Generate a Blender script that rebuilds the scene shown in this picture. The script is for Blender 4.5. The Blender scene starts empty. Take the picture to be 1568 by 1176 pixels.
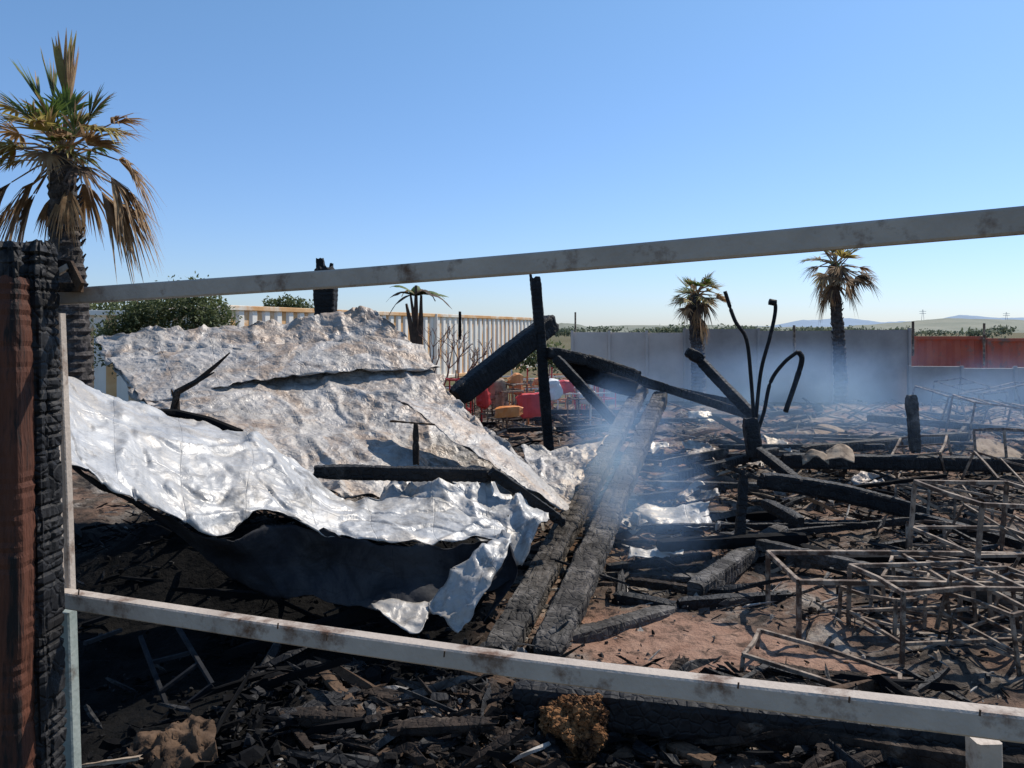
import bpy, math, random
import numpy as np
from mathutils import Vector, noise, Matrix
random.seed(7)
CAM_H=2.2; F=1176.0
# back-projection helper: image pixel column / row and estimated depth -> world metres
def at(u,v,d): return Vector(((u-784)/F*d, d, CAM_H-(v-505)/F*d))
def gr(u,v,h=0.0):
    d=(CAM_H-h)*F/(v-505); return Vector(((u-784)/F*d,d,h))
S=bpy.context.scene
# ------------------------------------------------------------ materials
def mk(name,c1,c2,scale=3.0,rough=.8,metal=0.0,bump=.3,bscale=20.0,c3=None,pscale=2.0,pth=.6,voro=0.0,vscale=20.0,pw=.06,stretch=None,bdist=.02,spec=.5,trans=0.0):
    m=bpy.data.materials.new(name); m.use_nodes=True; nt=m.node_tree; N=nt.nodes; L=nt.links
    b=N['Principled BSDF']; tc=N.new('ShaderNodeTexCoord'); mp=N.new('ShaderNodeMapping'); L.new(tc.outputs['Object'],mp.inputs[0])
    if stretch: mp.inputs['Scale'].default_value=stretch
    n=N.new('ShaderNodeTexNoise'); n.inputs['Scale'].default_value=scale; n.inputs['Detail'].default_value=6; n.inputs['Roughness'].default_value=.65; L.new(mp.outputs[0],n.inputs[0])
    r=N.new('ShaderNodeValToRGB'); r.color_ramp.elements[0].position=.35; r.color_ramp.elements[1].position=.65
    r.color_ramp.elements[0].color=(*c1,1); r.color_ramp.elements[1].color=(*c2,1); L.new(n.outputs[0],r.inputs[0])
    col=r.outputs[0]
    if c3:
        n2=N.new('ShaderNodeTexNoise'); n2.inputs['Scale'].default_value=pscale; n2.inputs['Detail'].default_value=6; n2.inputs['Roughness'].default_value=.7; L.new(mp.outputs[0],n2.inputs[0])
        r2=N.new('ShaderNodeValToRGB'); r2.color_ramp.elements[0].position=pth-pw; r2.color_ramp.elements[1].position=pth+pw; L.new(n2.outputs[0],r2.inputs[0])
        mx=N.new('ShaderNodeMixRGB'); L.new(r2.outputs[0],mx.inputs[0]); L.new(col,mx.inputs[1]); mx.inputs[2].default_value=(*c3,1); col=mx.outputs[0]
    L.new(col,b.inputs['Base Color'])
    b.inputs['Roughness'].default_value=rough; b.inputs['Metallic'].default_value=metal
    b.inputs['Specular IOR Level'].default_value=spec
    last=None
    if bump:
        nb=N.new('ShaderNodeTexNoise'); nb.inputs['Scale'].default_value=bscale; nb.inputs['Detail'].default_value=4; L.new(mp.outputs[0],nb.inputs[0])
        bp=N.new('ShaderNodeBump'); bp.inputs['Strength'].default_value=bump; bp.inputs['Distance'].default_value=bdist; L.new(nb.outputs[0],bp.inputs['Height']); last=bp
    if voro:
        vo=N.new('ShaderNodeTexVoronoi'); vo.feature='DISTANCE_TO_EDGE'; vo.inputs['Scale'].default_value=vscale; L.new(mp.outputs[0],vo.inputs[0])
        rr=N.new('ShaderNodeValToRGB'); rr.color_ramp.elements[1].position=.12; L.new(vo.outputs['Distance'],rr.inputs[0])
        bp2=N.new('ShaderNodeBump'); bp2.inputs['Strength'].default_value=voro; bp2.inputs['Distance'].default_value=.012; L.new(rr.outputs[0],bp2.inputs['Height'])
        if last: L.new(last.outputs[0],bp2.inputs['Normal'])
        last=bp2
    if last: L.new(last.outputs[0],b.inputs['Normal'])
    if trans:
        t=N.new('ShaderNodeBsdfTranslucent'); L.new(col,t.inputs[0]); ms=N.new('ShaderNodeMixShader'); ms.inputs[0].default_value=trans
        L.new(b.outputs[0],ms.inputs[1]); L.new(t.outputs[0],ms.inputs[2]); L.new(ms.outputs[0],N['Material Output'].inputs[0])
    return m
M={}
M['char']=mk('charcoal',(.006,.006,.007),(.018,.017,.017),5,.65,0,.25,30,(.07,.066,.062),3,.66,.5,16,.08,spec=.25)
M['charash']=mk('charcoal_ashy',(.028,.026,.024),(.08,.074,.068),6,.8,0,.3,30,(.19,.175,.16),4,.58,.6,16,.1,spec=.15)
M['black']=mk('soot_black',(.004,.004,.005),(.009,.009,.009),4,.9,0,.3,25,spec=.1)
M['ash']=mk('ash',(.18,.165,.145),(.42,.39,.35),6,.95,0,.5,40,spec=.2)
M['burntbrown']=mk('scorched_wood',(.055,.034,.021),(.15,.095,.06),8,.85,0,.5,40,(.015,.013,.012),4,.54,spec=.15)
M['darkbrown']=mk('charred_brown_wood',(.012,.010,.009),(.045,.032,.024),9,.85,0,.6,30,(.11,.085,.065),6,.62,.5,20,spec=.15)
M['tan']=mk('scorched_board',(.22,.16,.11),(.38,.3,.22),6,.85,0,.3,40,(.05,.04,.035),5,.58,spec=.2)
M['redwood']=mk('red_stained_timber',(.065,.024,.014),(.125,.045,.025),5,.75,0,.6,14,(.013,.01,.009),2.5,.55,stretch=(6,6,.7),spec=.25)
M['rail']=mk('weathered_white_steel',(.36,.30,.245),(.5,.425,.35),3,.65,.0,.2,60,(.13,.07,.04),5,.61,pw=.07,spec=.35)
M['paleg']=mk('pale_green_steel',(.24,.28,.25),(.36,.39,.35),4,.5,.1,.2,50,(.12,.1,.08),6,.6)
M['frame']=mk('burnt_steel',(.16,.115,.08),(.38,.3,.225),8,.7,.0,.2,60,(.07,.04,.025),7,.5,spec=.35)
M['palmg']=mk('palm_green',(.07,.12,.025),(.16,.22,.05),6,.6,0,0,trans=.4)
M['palmy']=mk('palm_yellowing',(.3,.25,.06),(.48,.38,.13),6,.6,0,0,trans=.4)
M['palmd']=mk('palm_dead',(.25,.145,.07),(.46,.31,.165),6,.8,0,0,trans=.35)
M['palmk']=mk('palm_burnt',(.05,.03,.02),(.13,.08,.05),6,.8,0,0,trans=.2)
M['trunk']=mk('palm_trunk_burnt',(.02,.018,.017),(.085,.075,.07),9,.85,0,.8,25,(.15,.13,.12),8,.6,spec=.2)
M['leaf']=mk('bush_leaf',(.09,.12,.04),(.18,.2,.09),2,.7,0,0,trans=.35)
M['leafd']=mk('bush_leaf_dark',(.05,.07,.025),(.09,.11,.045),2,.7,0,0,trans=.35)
M['farleaf']=mk('far_foliage',(.12,.15,.09),(.2,.22,.14),.3,.9,0,0,trans=.3)  # both far foliage tones paled to paint in distance haze
M['farleafd']=mk('far_foliage_dark',(.08,.11,.075),(.13,.15,.1),.3,.9,0,0,trans=.3)
M['dry']=mk('dry_twig',(.16,.08,.055),(.28,.14,.09),6,.8,0,0)
M['cwhite']=mk('container_white',(.8,.75,.66),(.88,.84,.76),1.2,.55,0,.05,8,(.6,.42,.25),1.5,.70)
M['crust']=mk('container_rust',(.6,.3,.1),(.76,.48,.24),1.2,.65,0,.05,8,(.8,.74,.62),.35,.54)
M['ored']=mk('orange_red_steel',(.45,.07,.035),(.58,.14,.07),.8,.6,0,.1,5,(.24,.12,.09),1.5,.58)
M['wallL']=mk('wall_pale_render',(.58,.51,.46),(.68,.61,.55),.6,.9,0,.1,10,(.46,.41,.37),.7,.6,pw=.15,spec=.2)
M['wallG']=mk('wall_grey_render',(.34,.305,.285),(.44,.4,.375),.6,.9,0,.1,10,(.26,.24,.225),.8,.58,pw=.15,spec=.2)
M['red']=mk('red_paint',(.5,.02,.02),(.65,.04,.03),4,.5,0,0)
M['orange']=mk('orange_paint',(.6,.2,.05),(.75,.32,.1),4,.5,0,0)
M['white']=mk('white_paint',(.6,.6,.58),(.78,.78,.76),4,.5,0,0)
M['hill']=mk('hill_scrub',(.12,.14,.1),(.22,.22,.16),.02,.9,0,0)
M['mount']=mk('far_mountain',(.2,.27,.35),(.25,.33,.42),.002,1,0,0)  # blue of distance haze put into the base colour, pylons included
M['foam']=mk('crumbly_insulation',(.15,.07,.03),(.3,.15,.065),9,.95,0,1,30,(.03,.018,.013),7,.56,1,24,spec=.1)

def sheetmat(name,base,dark,st,metal,rough,wrinkle,soot,seam=.5,wd=.02,spec=.5):
    m=bpy.data.materials.new(name); m.use_nodes=True; nt=m.node_tree; N=nt.nodes; L=nt.links
    b=N['Principled BSDF']; tc=N.new('ShaderNodeTexCoord'); b.inputs['Specular IOR Level'].default_value=spec
    def nz(s,det=6,ro=.6,dist=0,src='Object'):
        n=N.new('ShaderNodeTexNoise'); n.inputs['Scale'].default_value=s; n.inputs['Detail'].default_value=det; n.inputs['Roughness'].default_value=ro; n.inputs['Distortion'].default_value=dist
        L.new(tc.outputs[src],n.inputs[0]); return n.outputs[0]
    def ramp(src,a,c,ca=(0,0,0),cb=(1,1,1)):
        r=N.new('ShaderNodeValToRGB'); r.color_ramp.elements[0].position=a; r.color_ramp.elements[1].position=c
        r.color_ramp.elements[0].color=(*ca,1); r.color_ramp.elements[1].color=(*cb,1); L.new(src,r.inputs[0]); return r.outputs[0]
    c=ramp(nz(2.4,8,.7),.4,.6,dark,base)
    def mix(f,a,col):
        x=N.new('ShaderNodeMixRGB'); L.new(f,x.inputs[0]); L.new(a,x.inputs[1]); x.inputs[2].default_value=(*col,1); return x.outputs[0]
    c=mix(ramp(nz(1.3,7,.7,1.0),.47,.6),c,st)
    c=mix(ramp(nz(1.1,9,.8,.8),.53,.63,cb=(.8,)*3),c,soot)
    c=mix(ramp(nz(14,4,.7),.56,.74,cb=(.75,)*3),c,tuple(x*.5 for x in base))
    # oxidised run marks across the panel
    w=N.new('ShaderNodeMapping'); w.inputs['Scale'].default_value=(9,1.0,1); L.new(tc.outputs['UV'],w.inputs[0])
    nw=N.new('ShaderNodeTexNoise'); nw.inputs['Scale'].default_value=1.5; nw.inputs['Detail'].default_value=5; L.new(w.outputs[0],nw.inputs[0])
    c=mix(ramp(nw.outputs[0],.52,.68,cb=(.5,)*3),c,tuple(x*.55 for x in base))
    br=N.new('ShaderNodeTexBrick'); br.offset=0; br.inputs['Scale'].default_value=1; br.inputs['Brick Width'].default_value=.46; br.inputs['Row Height'].default_value=.3; br.inputs['Mortar Size'].default_value=.007; br.inputs['Mortar Smooth'].default_value=1
    L.new(tc.outputs['UV'],br.inputs[0])
    sm=N.new('ShaderNodeMath'); sm.operation='MULTIPLY'; L.new(br.outputs['Fac'],sm.inputs[0]); L.new(ramp(nz(3.2),.45,.6,cb=(seam,)*3),sm.inputs[1])
    c=mix(sm.outputs[0],c,soot)
    L.new(c,b.inputs['Base Color']); b.inputs['Metallic'].default_value=metal
    L.new(ramp(nz(5),.3,.7,(rough-.1,)*3,(rough+.15,)*3),b.inputs['Roughness'])
    vo=N.new('ShaderNodeTexVoronoi'); vo.inputs['Scale'].default_value=8; vo.feature='F1'
    nn=N.new('ShaderNodeTexNoise'); nn.inputs['Scale'].default_value=5; nn.inputs['Detail'].default_value=3; L.new(tc.outputs['Object'],nn.inputs[0])
    va=N.new('ShaderNodeMixRGB'); va.inputs[0].default_value=.45; L.new(tc.outputs['Object'],va.inputs[1]); L.new(nn.outputs['Color'],va.inputs[2]); L.new(va.outputs[0],vo.inputs[0])
    b1=N.new('ShaderNodeBump'); b1.inputs['Strength'].default_value=wrinkle; b1.inputs['Distance'].default_value=wd; L.new(vo.outputs['Distance'],b1.inputs['Height'])
    b2=N.new('ShaderNodeBump'); b2.inputs['Strength'].default_value=wrinkle*.8; b2.inputs['Distance'].default_value=.01; L.new(nz(22,4,.6,.5),b2.inputs['Height']); L.new(b1.outputs[0],b2.inputs['Normal'])
    b3=N.new('ShaderNodeBump'); b3.inputs['Strength'].default_value=.4; b3.inputs['Distance'].default_value=.005; b3.invert=True; L.new(br.outputs['Fac'],b3.inputs['Height']); L.new(b2.outputs[0],b3.inputs['Normal'])
    L.new(b3.outputs[0],b.inputs['Normal'])
    return m
M['sheetf']=sheetmat('galvanised_sheet',(.47,.465,.45),(.33,.33,.325),(.37,.34,.30),.15,.47,.42,(.15,.135,.115),.35,.022)
M['sheetb']=sheetmat('heat_crinkled_sheet',(.46,.43,.395),(.30,.28,.255),(.34,.26,.195),.12,.52,.85,(.14,.10,.075),.3,.026,.45)
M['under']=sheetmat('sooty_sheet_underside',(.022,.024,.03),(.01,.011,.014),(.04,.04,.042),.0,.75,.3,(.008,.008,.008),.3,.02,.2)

# ------------------------------------------------------------ mesh builder
class MB:
    def __init__(s): s.v=[];s.f=[];s.m=[];s.mats=[]
    def mi(s,k):
        if k not in s.mats: s.mats.append(k)
        return s.mats.index(k)
    def add(s,vs,fs,k):
        o=len(s.v); s.v.extend([tuple(x) for x in vs]); i=s.mi(k)
        for f in fs: s.f.append(tuple(o+j for j in f)); s.m.append(i)
    def obj(s,name,smooth=False,parent=None):
        me=bpy.data.meshes.new(name); me.from_pydata(s.v,[],s.f)
        for k in s.mats: me.materials.append(M[k])
        me.polygons.foreach_set('material_index',s.m)
        if smooth: me.polygons.foreach_set('use_smooth',[True]*len(s.f))
        me.update(); o=bpy.data.objects.new(name,me); S.collection.objects.link(o)
        if parent: o.parent=parent
        return o
    def tube(s,pts,rad,k,n=6,sq=False,cap=True,asp=1.0,jit=0.0):
        pts=[Vector(p) for p in pts]
        if not isinstance(rad,(list,tuple)): rad=[rad]*len(pts)
        vs=[];fs=[]
        for i,p in enumerate(pts):
            t=(pts[min(i+1,len(pts)-1)]-pts[max(i-1,0)]).normalized()
            up=Vector((0,0,1)) if abs(t.z)<.95 else Vector((0,1,0))
            a=t.cross(up).normalized(); b=a.cross(t).normalized()
            if sq:
                r=rad[i]; c=.82
                prof=[(1,-c),(1,c),(c,1),(-c,1),(-1,c),(-1,-c),(-c,-1),(c,-1)]
                for x,y in prof: vs.append(p+a*x*r*asp+b*y*r)
                m=8
            else:
                m=n
                for j in range(n):
                    g=2*math.pi*j/n; q=1+random.uniform(-jit,jit)
                    vs.append(p+(a*math.cos(g)*asp+b*math.sin(g))*rad[i]*q)
        for i in range(len(pts)-1):
            for j in range(m):
                fs.append((i*m+j,i*m+(j+1)%m,(i+1)*m+(j+1)%m,(i+1)*m+j))
        if cap:
            fs.append(tuple(range(m-1,-1,-1))); e=(len(pts)-1)*m; fs.append(tuple(e+j for j in range(m)))
        s.add(vs,fs,k)
    def beam(s,A,B,w,h,k,res=.05,crack=.008,cell=.06,rag=.3,bend=0.0,roll=0.0):
        A=Vector(A);B=Vector(B); L=(B-A).length; t=(B-A)/L
        up=Vector((0,0,1)) if abs(t.z)<.9 else Vector((0,1,0))
        a=t.cross(up).normalized(); b=a.cross(t).normalized()
        if roll: R=Matrix.Rotation(roll,3,t); a=R@a; b=R@b
        nl=max(4,int(L/res)); nw=max(2,int(w/res)); nh=max(2,int(h/res))
        per=[]
        for i in range(nw): per.append((-1+2*i/nw,-1))
        for i in range(nh): per.append((1,-1+2*i/nh))
        for i in range(nw): per.append((1-2*i/nw,1))
        for i in range(nh): per.append((-1,1-2*i/nh))
        m=len(per); vs=[];fs=[]; sd=Vector((random.random()*50,0,0))
        ck=[0]*(nl+1)
        i=0
        while i<=nl:
            ck[min(nl,i)]=random.uniform(.5,1); i+=max(2,int(cell/res*random.uniform(.7,1.5)))
        for i in range(nl+1):
            f=i/nl; c=A+t*(L*f)
            e=min(f,1-f)*L
            sc=1.0-.25*max(0,1-e/.12)*random.uniform(.3,1.2)
            big=1+rag*.3*noise.noise(c*1.7+sd)
            c=c+b*(bend*math.sin(math.pi*f))+a*(.015*noise.noise(c*1.1+sd))
            for x,y in per:
                rx,ry=x*w/2*sc*big,y*h/2*sc*big
                if abs(x)==1 and abs(y)==1: rx*=.9; ry*=.9
                p=c+a*rx+b*ry
                q=(a*rx+b*ry).normalized()
                lc=noise.noise(Vector((x*w*16,y*h*16,f*L*2))+sd)
                p=p-q*crack*(ck[i]*max(0,min(1,.6+noise.noise(p*6+sd)*2))+ .8*max(0,1-abs(lc)*7))
                p+=q*.7*crack*noise.noise(p*7)
                if i in(0,nl): p+=t*random.uniform(-.05,.05)*rag
                vs.append(p)
        for i in range(nl):
            for j in range(m): fs.append((i*m+j,i*m+(j+1)%m,(i+1)*m+(j+1)%m,(i+1)*m+j))
        fs.append(tuple(range(m-1,-1,-1))); e=nl*m; fs.append(tuple(e+j for j in range(m)))
        s.add(vs,fs,k)
    def chunk(s,c,sx,sy,sz,rz,k,tilt=.3):
        R=Matrix.Rotation(rz,3,'Z')@Matrix.Rotation(random.uniform(-tilt,tilt),3,'X')@Matrix.Rotation(random.uniform(-tilt,tilt),3,'Y')
        vs=[]; ta=random.uniform(.1,1.0); tb=random.uniform(.4,1); C=Vector(c)
        ang=[random.uniform(-.35,.35)+i*math.pi/3 for i in range(6)]
        rr=[random.uniform(.55,1.15) for _ in ang]
        for z,kk in((-1,1),(1,random.uniform(.45,.95))):
            for g,r_ in zip(ang,rr):
                x=math.cos(g)*r_*kk; w=ta if x>0 else tb
                vs.append(C+R@Vector((x*sx,math.sin(g)*r_*kk*sy*w,z*sz*random.uniform(.35,1.1))))
        s.add(vs,[(5,4,3,2,1,0),(6,7,8,9,10,11)]+[(i,(i+1)%6,6+(i+1)%6,6+i) for i in range(6)],k)

# ------------------------------------------------------------ ground
def fbm(x,y,f):
    return noise.fractal(Vector((x*f,y*f,3.1)),.9,2.1,5)
def site(x,y):
    m=1.0
    m*=min(1,max(0,(21.5-y)/2)) ; m*=min(1,max(0,(x+9)/2)); m*=min(1,max(0,(18-x)/2)); m*=min(1,max(0,(y-2.2)/1))
    return m
def dirt(x,y):
    e=((x-1.15)/.95)**2+((y-5.35)/.7)**2
    e2=((x-2.0)/.6)**2+((y-5.0)/.3)**2
    e=min(e,e2*1.2)+.75*fbm(x,y,1.5)
    return max(0,min(1,(1.1-e)*2.0))
def sheet_shade(x,y):   # shade below the fallen roof sheets, painted black into ground and debris
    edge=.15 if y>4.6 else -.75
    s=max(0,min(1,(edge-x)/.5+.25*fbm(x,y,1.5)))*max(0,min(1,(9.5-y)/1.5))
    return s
def gh(x,y):
    s=site(x,y)
    if s<=0: return 0.0
    d=dirt(x,y)
    h=.10*fbm(x,y,.8)+.05*fbm(x+9,y,2.6)+.02*fbm(x,y+5,8)
    h+=.25*max(0,min(1,(y-8)/5))
    h+=.16*math.exp(-((x+.5)/1.0)**2-((y-4.25)/.35)**2)
    h+=.55*math.exp(-((x+2.6)/1.3)**2-((y-6.6)/.8)**2)
    return s*(h*(1-.85*d)+.02*fbm(x,y,7)*d)
def axis(lo,hi,st,far):
    a=list(np.arange(lo,hi+1e-6,st)); s=st
    v=hi
    while v<far: s*=1.35; v+=s; a.append(v)
    s=st; v=lo
    while v>-far: s*=1.35; v-=s; a.insert(0,v)
    return a
xs=axis(-6,11,.07,4000); ys=axis(3,22,.07,4000)
gv=[];at1=[];nx=len(xs)
for y in ys:
    for x in xs:
        gv.append((x,y,gh(x,y))); at1.append((dirt(x,y) if 3<y<9 else 0, site(x,y),sheet_shade(x,y) if abs(x)<20 and 2<y<10 else 0,1))
gf=[(j*nx+i,j*nx+i+1,(j+1)*nx+i+1,(j+1)*nx+i) for j in range(len(ys)-1) for i in range(nx-1)]
me=bpy.data.meshes.new('ground'); me.from_pydata(gv,[],gf)
ca=me.color_attributes.new('soil_shade','FLOAT_COLOR','POINT'); ca.data.foreach_set('color',[c for q in at1 for c in q])
me.polygons.foreach_set('use_smooth',[True]*len(gf))
g=bpy.data.objects.new('ground',me); S.collection.objects.link(g)
m=bpy.data.materials.new('burnt_ground'); m.use_nodes=True; nt=m.node_tree;N=nt.nodes;L=nt.links;b=N['Principled BSDF']
tc=N.new('ShaderNodeTexCoord')
def nz(s,det=7,ro=.65):
    n=N.new('ShaderNodeTexNoise'); n.inputs['Scale'].default_value=s; n.inputs['Detail'].default_value=det; n.inputs['Roughness'].default_value=ro; L.new(tc.outputs['Object'],n.inputs[0]); return n.outputs[0]
def ramp(src,a,c,ca_=(0,0,0),cb=(1,1,1)):
    r=N.new('ShaderNodeValToRGB'); r.color_ramp.elements[0].position=a; r.color_ramp.elements[1].position=c
    r.color_ramp.elements[0].color=(*ca_,1); r.color_ramp.elements[1].color=(*cb,1); L.new(src,r.inputs[0]); return r.outputs[0]
def mix(f,a,c):
    x=N.new('ShaderNodeMixRGB'); L.new(f,x.inputs[0])
    for k,q in((1,a),(2,c)):
        if isinstance(q,tuple): x.inputs[k].default_value=(*q,1)
        else: L.new(q,x.inputs[k])
    return x.outputs[0]
burn=ramp(nz(4),.38,.6,(.014,.013,.013),(.11,.09,.072))
burn=mix(ramp(nz(1.1),.44,.6),burn,(.22,.14,.1))
burn=mix(ramp(nz(2.3),.51,.64),burn,(.31,.27,.23))
burn=mix(ramp(nz(7),.56,.64),burn,(.02,.018,.018))
dirtc=ramp(nz(5),.3,.7,(.23,.13,.09),(.37,.235,.17))
dirtc=mix(ramp(nz(7,9,.75),.50,.62),dirtc,(.09,.06,.045))
dirtc=mix(ramp(nz(3,9,.75),.56,.66),dirtc,(.03,.025,.022))
va=N.new('ShaderNodeVertexColor'); va.layer_name='soil_shade'; sp=N.new('ShaderNodeSeparateColor'); L.new(va.outputs[0],sp.inputs[0])
c=mix(sp.outputs[0],burn,dirtc)
outer=ramp(nz(.3),.35,.65,(.16,.12,.08),(.1,.11,.05))
c=mix(sp.outputs[2],c,ramp(nz(6),.4,.7,(.004,.004,.004),(.012,.011,.01)))  # deep shade under the sheets painted into the ground colour
c=mix(sp.outputs[1],outer,c)
L.new(c,b.inputs['Base Color']); b.inputs['Roughness'].default_value=.95; b.inputs['Specular IOR Level'].default_value=.1
bp=N.new('ShaderNodeBump'); bp.inputs['Strength'].default_value=.9; bp.inputs['Distance'].default_value=.04; L.new(nz(20,6),bp.inputs['Height']); L.new(bp.outputs[0],b.inputs['Normal'])
me.materials.append(m)

# ------------------------------------------------------------ debris
def debris(name,n,xr,yr,szf,mats,elong=.5,zoff=0.0,seed=1,th=(-.5,.1),sig=.55,flat=1.0,dk=.85):
    random.seed(seed); mb=MB(); c=0
    while c<n:
        y=yr[0]+(yr[1]-yr[0])*random.random()**1.3; x=random.uniform(*xr)
        if abs(x)>y*.72+.5: c+=.05; continue
        c+=1
        if random.random()<dirt(x,y)*dk: continue
        if noise.noise(Vector((x*1.4,y*1.4,seed)))<random.uniform(*th): continue
        k=random.choices([q[0] for q in mats],[q[1] for q in mats])[0]
        so=sheet_shade(x,y) 
        if random.random()<so: k=random.choice(['black','black','black','char'])  # pieces inside the shaded strip are coloured black to paint the shade
        s=szf*min(2.6,random.lognormvariate(-.25,sig))
        if random.random()<elong*(.5 if y<5.2 and x<.8 else 1):
            sx=s*random.uniform(2,7); sy=s*random.uniform(.3,.8); sz=s*random.uniform(.15,.45); rz=random.gauss(0,.45) if random.random()<.7 else random.uniform(0,3.1)
        else: sx=s;sy=s*random.uniform(.5,1);sz=s*random.uniform(.2,.7)*flat; rz=random.uniform(0,3.1)
        mb.chunk((x,y,gh(x,y)+sz*.5+random.uniform(0,zoff)),sx,sy,sz,rz,k,.5)
    return mb.obj(name)
mixm=[('char',5),('charash',3),('darkbrown',3),('black',2.5),('burntbrown',2.5),('ash',2.0),('tan',.9)]
debris('charred_debris',9500,(-5,11),(3.7,12),.027,mixm,.5,.05,seed=3,th=(-.3,.25))
debris('charred_debris',5500,(-5,14),(7,20),.045,[('char',5),('charash',3),('black',3),('burntbrown',3),('ash',2),('tan',.9)],.6,.12,seed=4,th=(-.3,.25))
debris('charred_boards',450,(-3,12),(5,17),.06,[('char',4),('charash',4),('black',3),('burntbrown',1.5),('ash',.6)],1.0,.2,seed=5)
debris('charred_rubble',3200,(-1.6,2.4),(3.7,4.9),.034,[('char',5),('charash',1.2),('darkbrown',7),('burntbrown',2.2),('black',3),('ash',.1)],.45,.08,seed=6,sig=.9,flat=.55)
debris('ash_flakes',11000,(-4,12),(3.7,16),.013,[('charash',3),('ash',3),('tan',2),('burntbrown',4),('char',3)],.4,.03,seed=8,dk=.55)

# ------------------------------------------------------------ sheets
def cr1(P,n):
    P=np.array(P,float); Q=np.vstack([2*P[0]-P[1],P,2*P[-1]-P[-2]]); out=[]
    for i in range(1,len(Q)-2):
        for k in range(n):
            t=k/n; p0,p1,p2,p3=Q[i-1:i+3]
            out.append(.5*((2*p1)+(-p0+p2)*t+(2*p0-5*p1+4*p2-p3)*t*t+(-p0+3*p1-3*p2+p3)*t**3))
    out.append(P[-1]); return np.array(out)
def sheet(name,net,nu,nv,amp,freq,mtop,mbot,edge=.03,seed=0,crease=1.0):
    P=[[tuple(at(*q)) for q in r] for r in net]
    R=np.array([cr1(r,nu) for r in P])
    G=np.array([cr1(R[:,i,:],nv) for i in range(R.shape[1])])
    U,V=G.shape[:2]; vs=[]
    for i in range(U):
        for j in range(V):
            p=Vector(G[i,j]); q=p+Vector((seed,seed*2,0))
            r1=1-abs(noise.noise(q*freq))*2; r2=1-abs(noise.noise(q*freq*2.3))*2
            r3=max(0,1-abs(noise.noise(q*freq*.8+Vector((7,3,1))))*9)
            r4=max(0,1-abs(noise.noise(q*freq*1.9+Vector((2,8,5))))*8)
            r5=max(0,1-abs(noise.noise(q*freq*3.7+Vector((5,1,9))))*6)
            dz=amp*(noise.noise(q*freq*.6)*1.2+.5*r1*r1+.25*r2+crease*(.5*r3-.3*r4+.14*r5))
            e=min(i,U-1-i,j,V-1-j)
            off=Vector((0,-.4*dz,dz))
            if e==0: off+=Vector((noise.noise(q*7),noise.noise(q*7+Vector((9,0,0))),noise.noise(q*6+Vector((0,9,0)))))*edge
            vs.append(p+off)
    ul=np.concatenate([[0],np.cumsum(np.linalg.norm(np.diff(G[:,V//2],axis=0),axis=1))]); vl=np.concatenate([[0],np.cumsum(np.linalg.norm(np.diff(G[U//2],axis=0),axis=1))])
    fs=[(i*V+j,i*V+j+1,(i+1)*V+j+1,(i+1)*V+j) for i in range(U-1) for j in range(V-1)]
    me=bpy.data.meshes.new(name); me.from_pydata(vs,[],fs)
    l=me.uv_layers.new(name='UVMap')
    for p in me.polygons:
        for li,vi in zip(p.loop_indices,p.vertices): l.data[li].uv=(ul[vi//V],vl[vi%V])
    me.update()
    if sum(p.normal.z for p in me.polygons)<0: me.flip_normals()
    me.polygons.foreach_set('use_smooth',[True]*len(fs)); me.materials.append(M[mtop]); me.materials.append(M[mbot])
    o=bpy.data.objects.new(name,me); S.collection.objects.link(o)
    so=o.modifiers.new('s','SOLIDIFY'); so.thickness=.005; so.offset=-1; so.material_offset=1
    return o
A=[[(145,518,9.0),(250,508,9.3),(350,502,9.6),(450,495,9.9),(520,486,10.1),(572,479,10.2)],
[(165,555,8.6),(260,550,8.8),(370,545,9.1),(470,540,9.4),(560,535,9.6),(645,537,9.7)],
[(205,605,8.0),(290,600,8.2),(390,590,8.5),(500,585,8.8),(600,580,9.0),(675,585,9.1)],
[(235,632,7.5),(320,635,7.6),(420,640,7.8),(530,640,8.1),(630,640,8.3),(725,645,8.4)],
[(260,650,7.0),(350,672,6.9),(450,705,6.9),(560,705,7.2),(670,700,7.6),(780,692,7.9)],
[(300,700,6.6),(400,730,6.5),(500,760,6.5),(620,775,6.7),(740,775,7.1),(868,778,7.3)]]
sheet('roof_sheet',A,28,24,.065,2.0,'sheetb','under',.08,1)
sheet('roof_sheet',[[(165,548,8.55),(280,540,8.8),(400,532,9.1),(520,520,9.4),(650,528,9.6)],[(190,580,8.2),(290,572,8.4),(400,560,8.7),(520,548,9.0),(660,555,9.3)],[(215,618,7.8),(300,605,8.0),(400,583,8.4),(520,569,8.75),(672,566,9.2)]],22,18,.035,2.6,'sheetb','under',.05,9)
B=[[(80,565,5.2),(150,600,5.6),(235,632,6.0),(320,655,6.1),(400,672,6.1),(465,715,6.1),(540,765,6.0),(640,765,6.1),(720,790,6.1),(775,818,5.9)],
[(85,600,4.8),(150,640,5.1),(240,665,5.4),(330,690,5.5),(410,705,5.6),(470,745,5.6),(550,785,5.7),(640,790,5.8),(720,805,5.8),(776,822,5.7)],
[(88,650,4.4),(150,690,4.6),(240,720,4.9),(325,760,5.0),(400,750,5.2),(470,775,5.3),(550,800,5.4),(640,815,5.5),(715,818,5.6),(778,824,5.6)],
[(98,705,4.1),(160,740,4.2),(245,785,4.5),(340,828,4.7),(395,788,5.0),(480,812,5.1),(560,822,5.2),(650,838,5.3),(720,826,5.45),(780,826,5.5)]]
sheet('roof_sheet',B,20,30,.06,1.6,'sheetf','under',.03,2,1.2)
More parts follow.
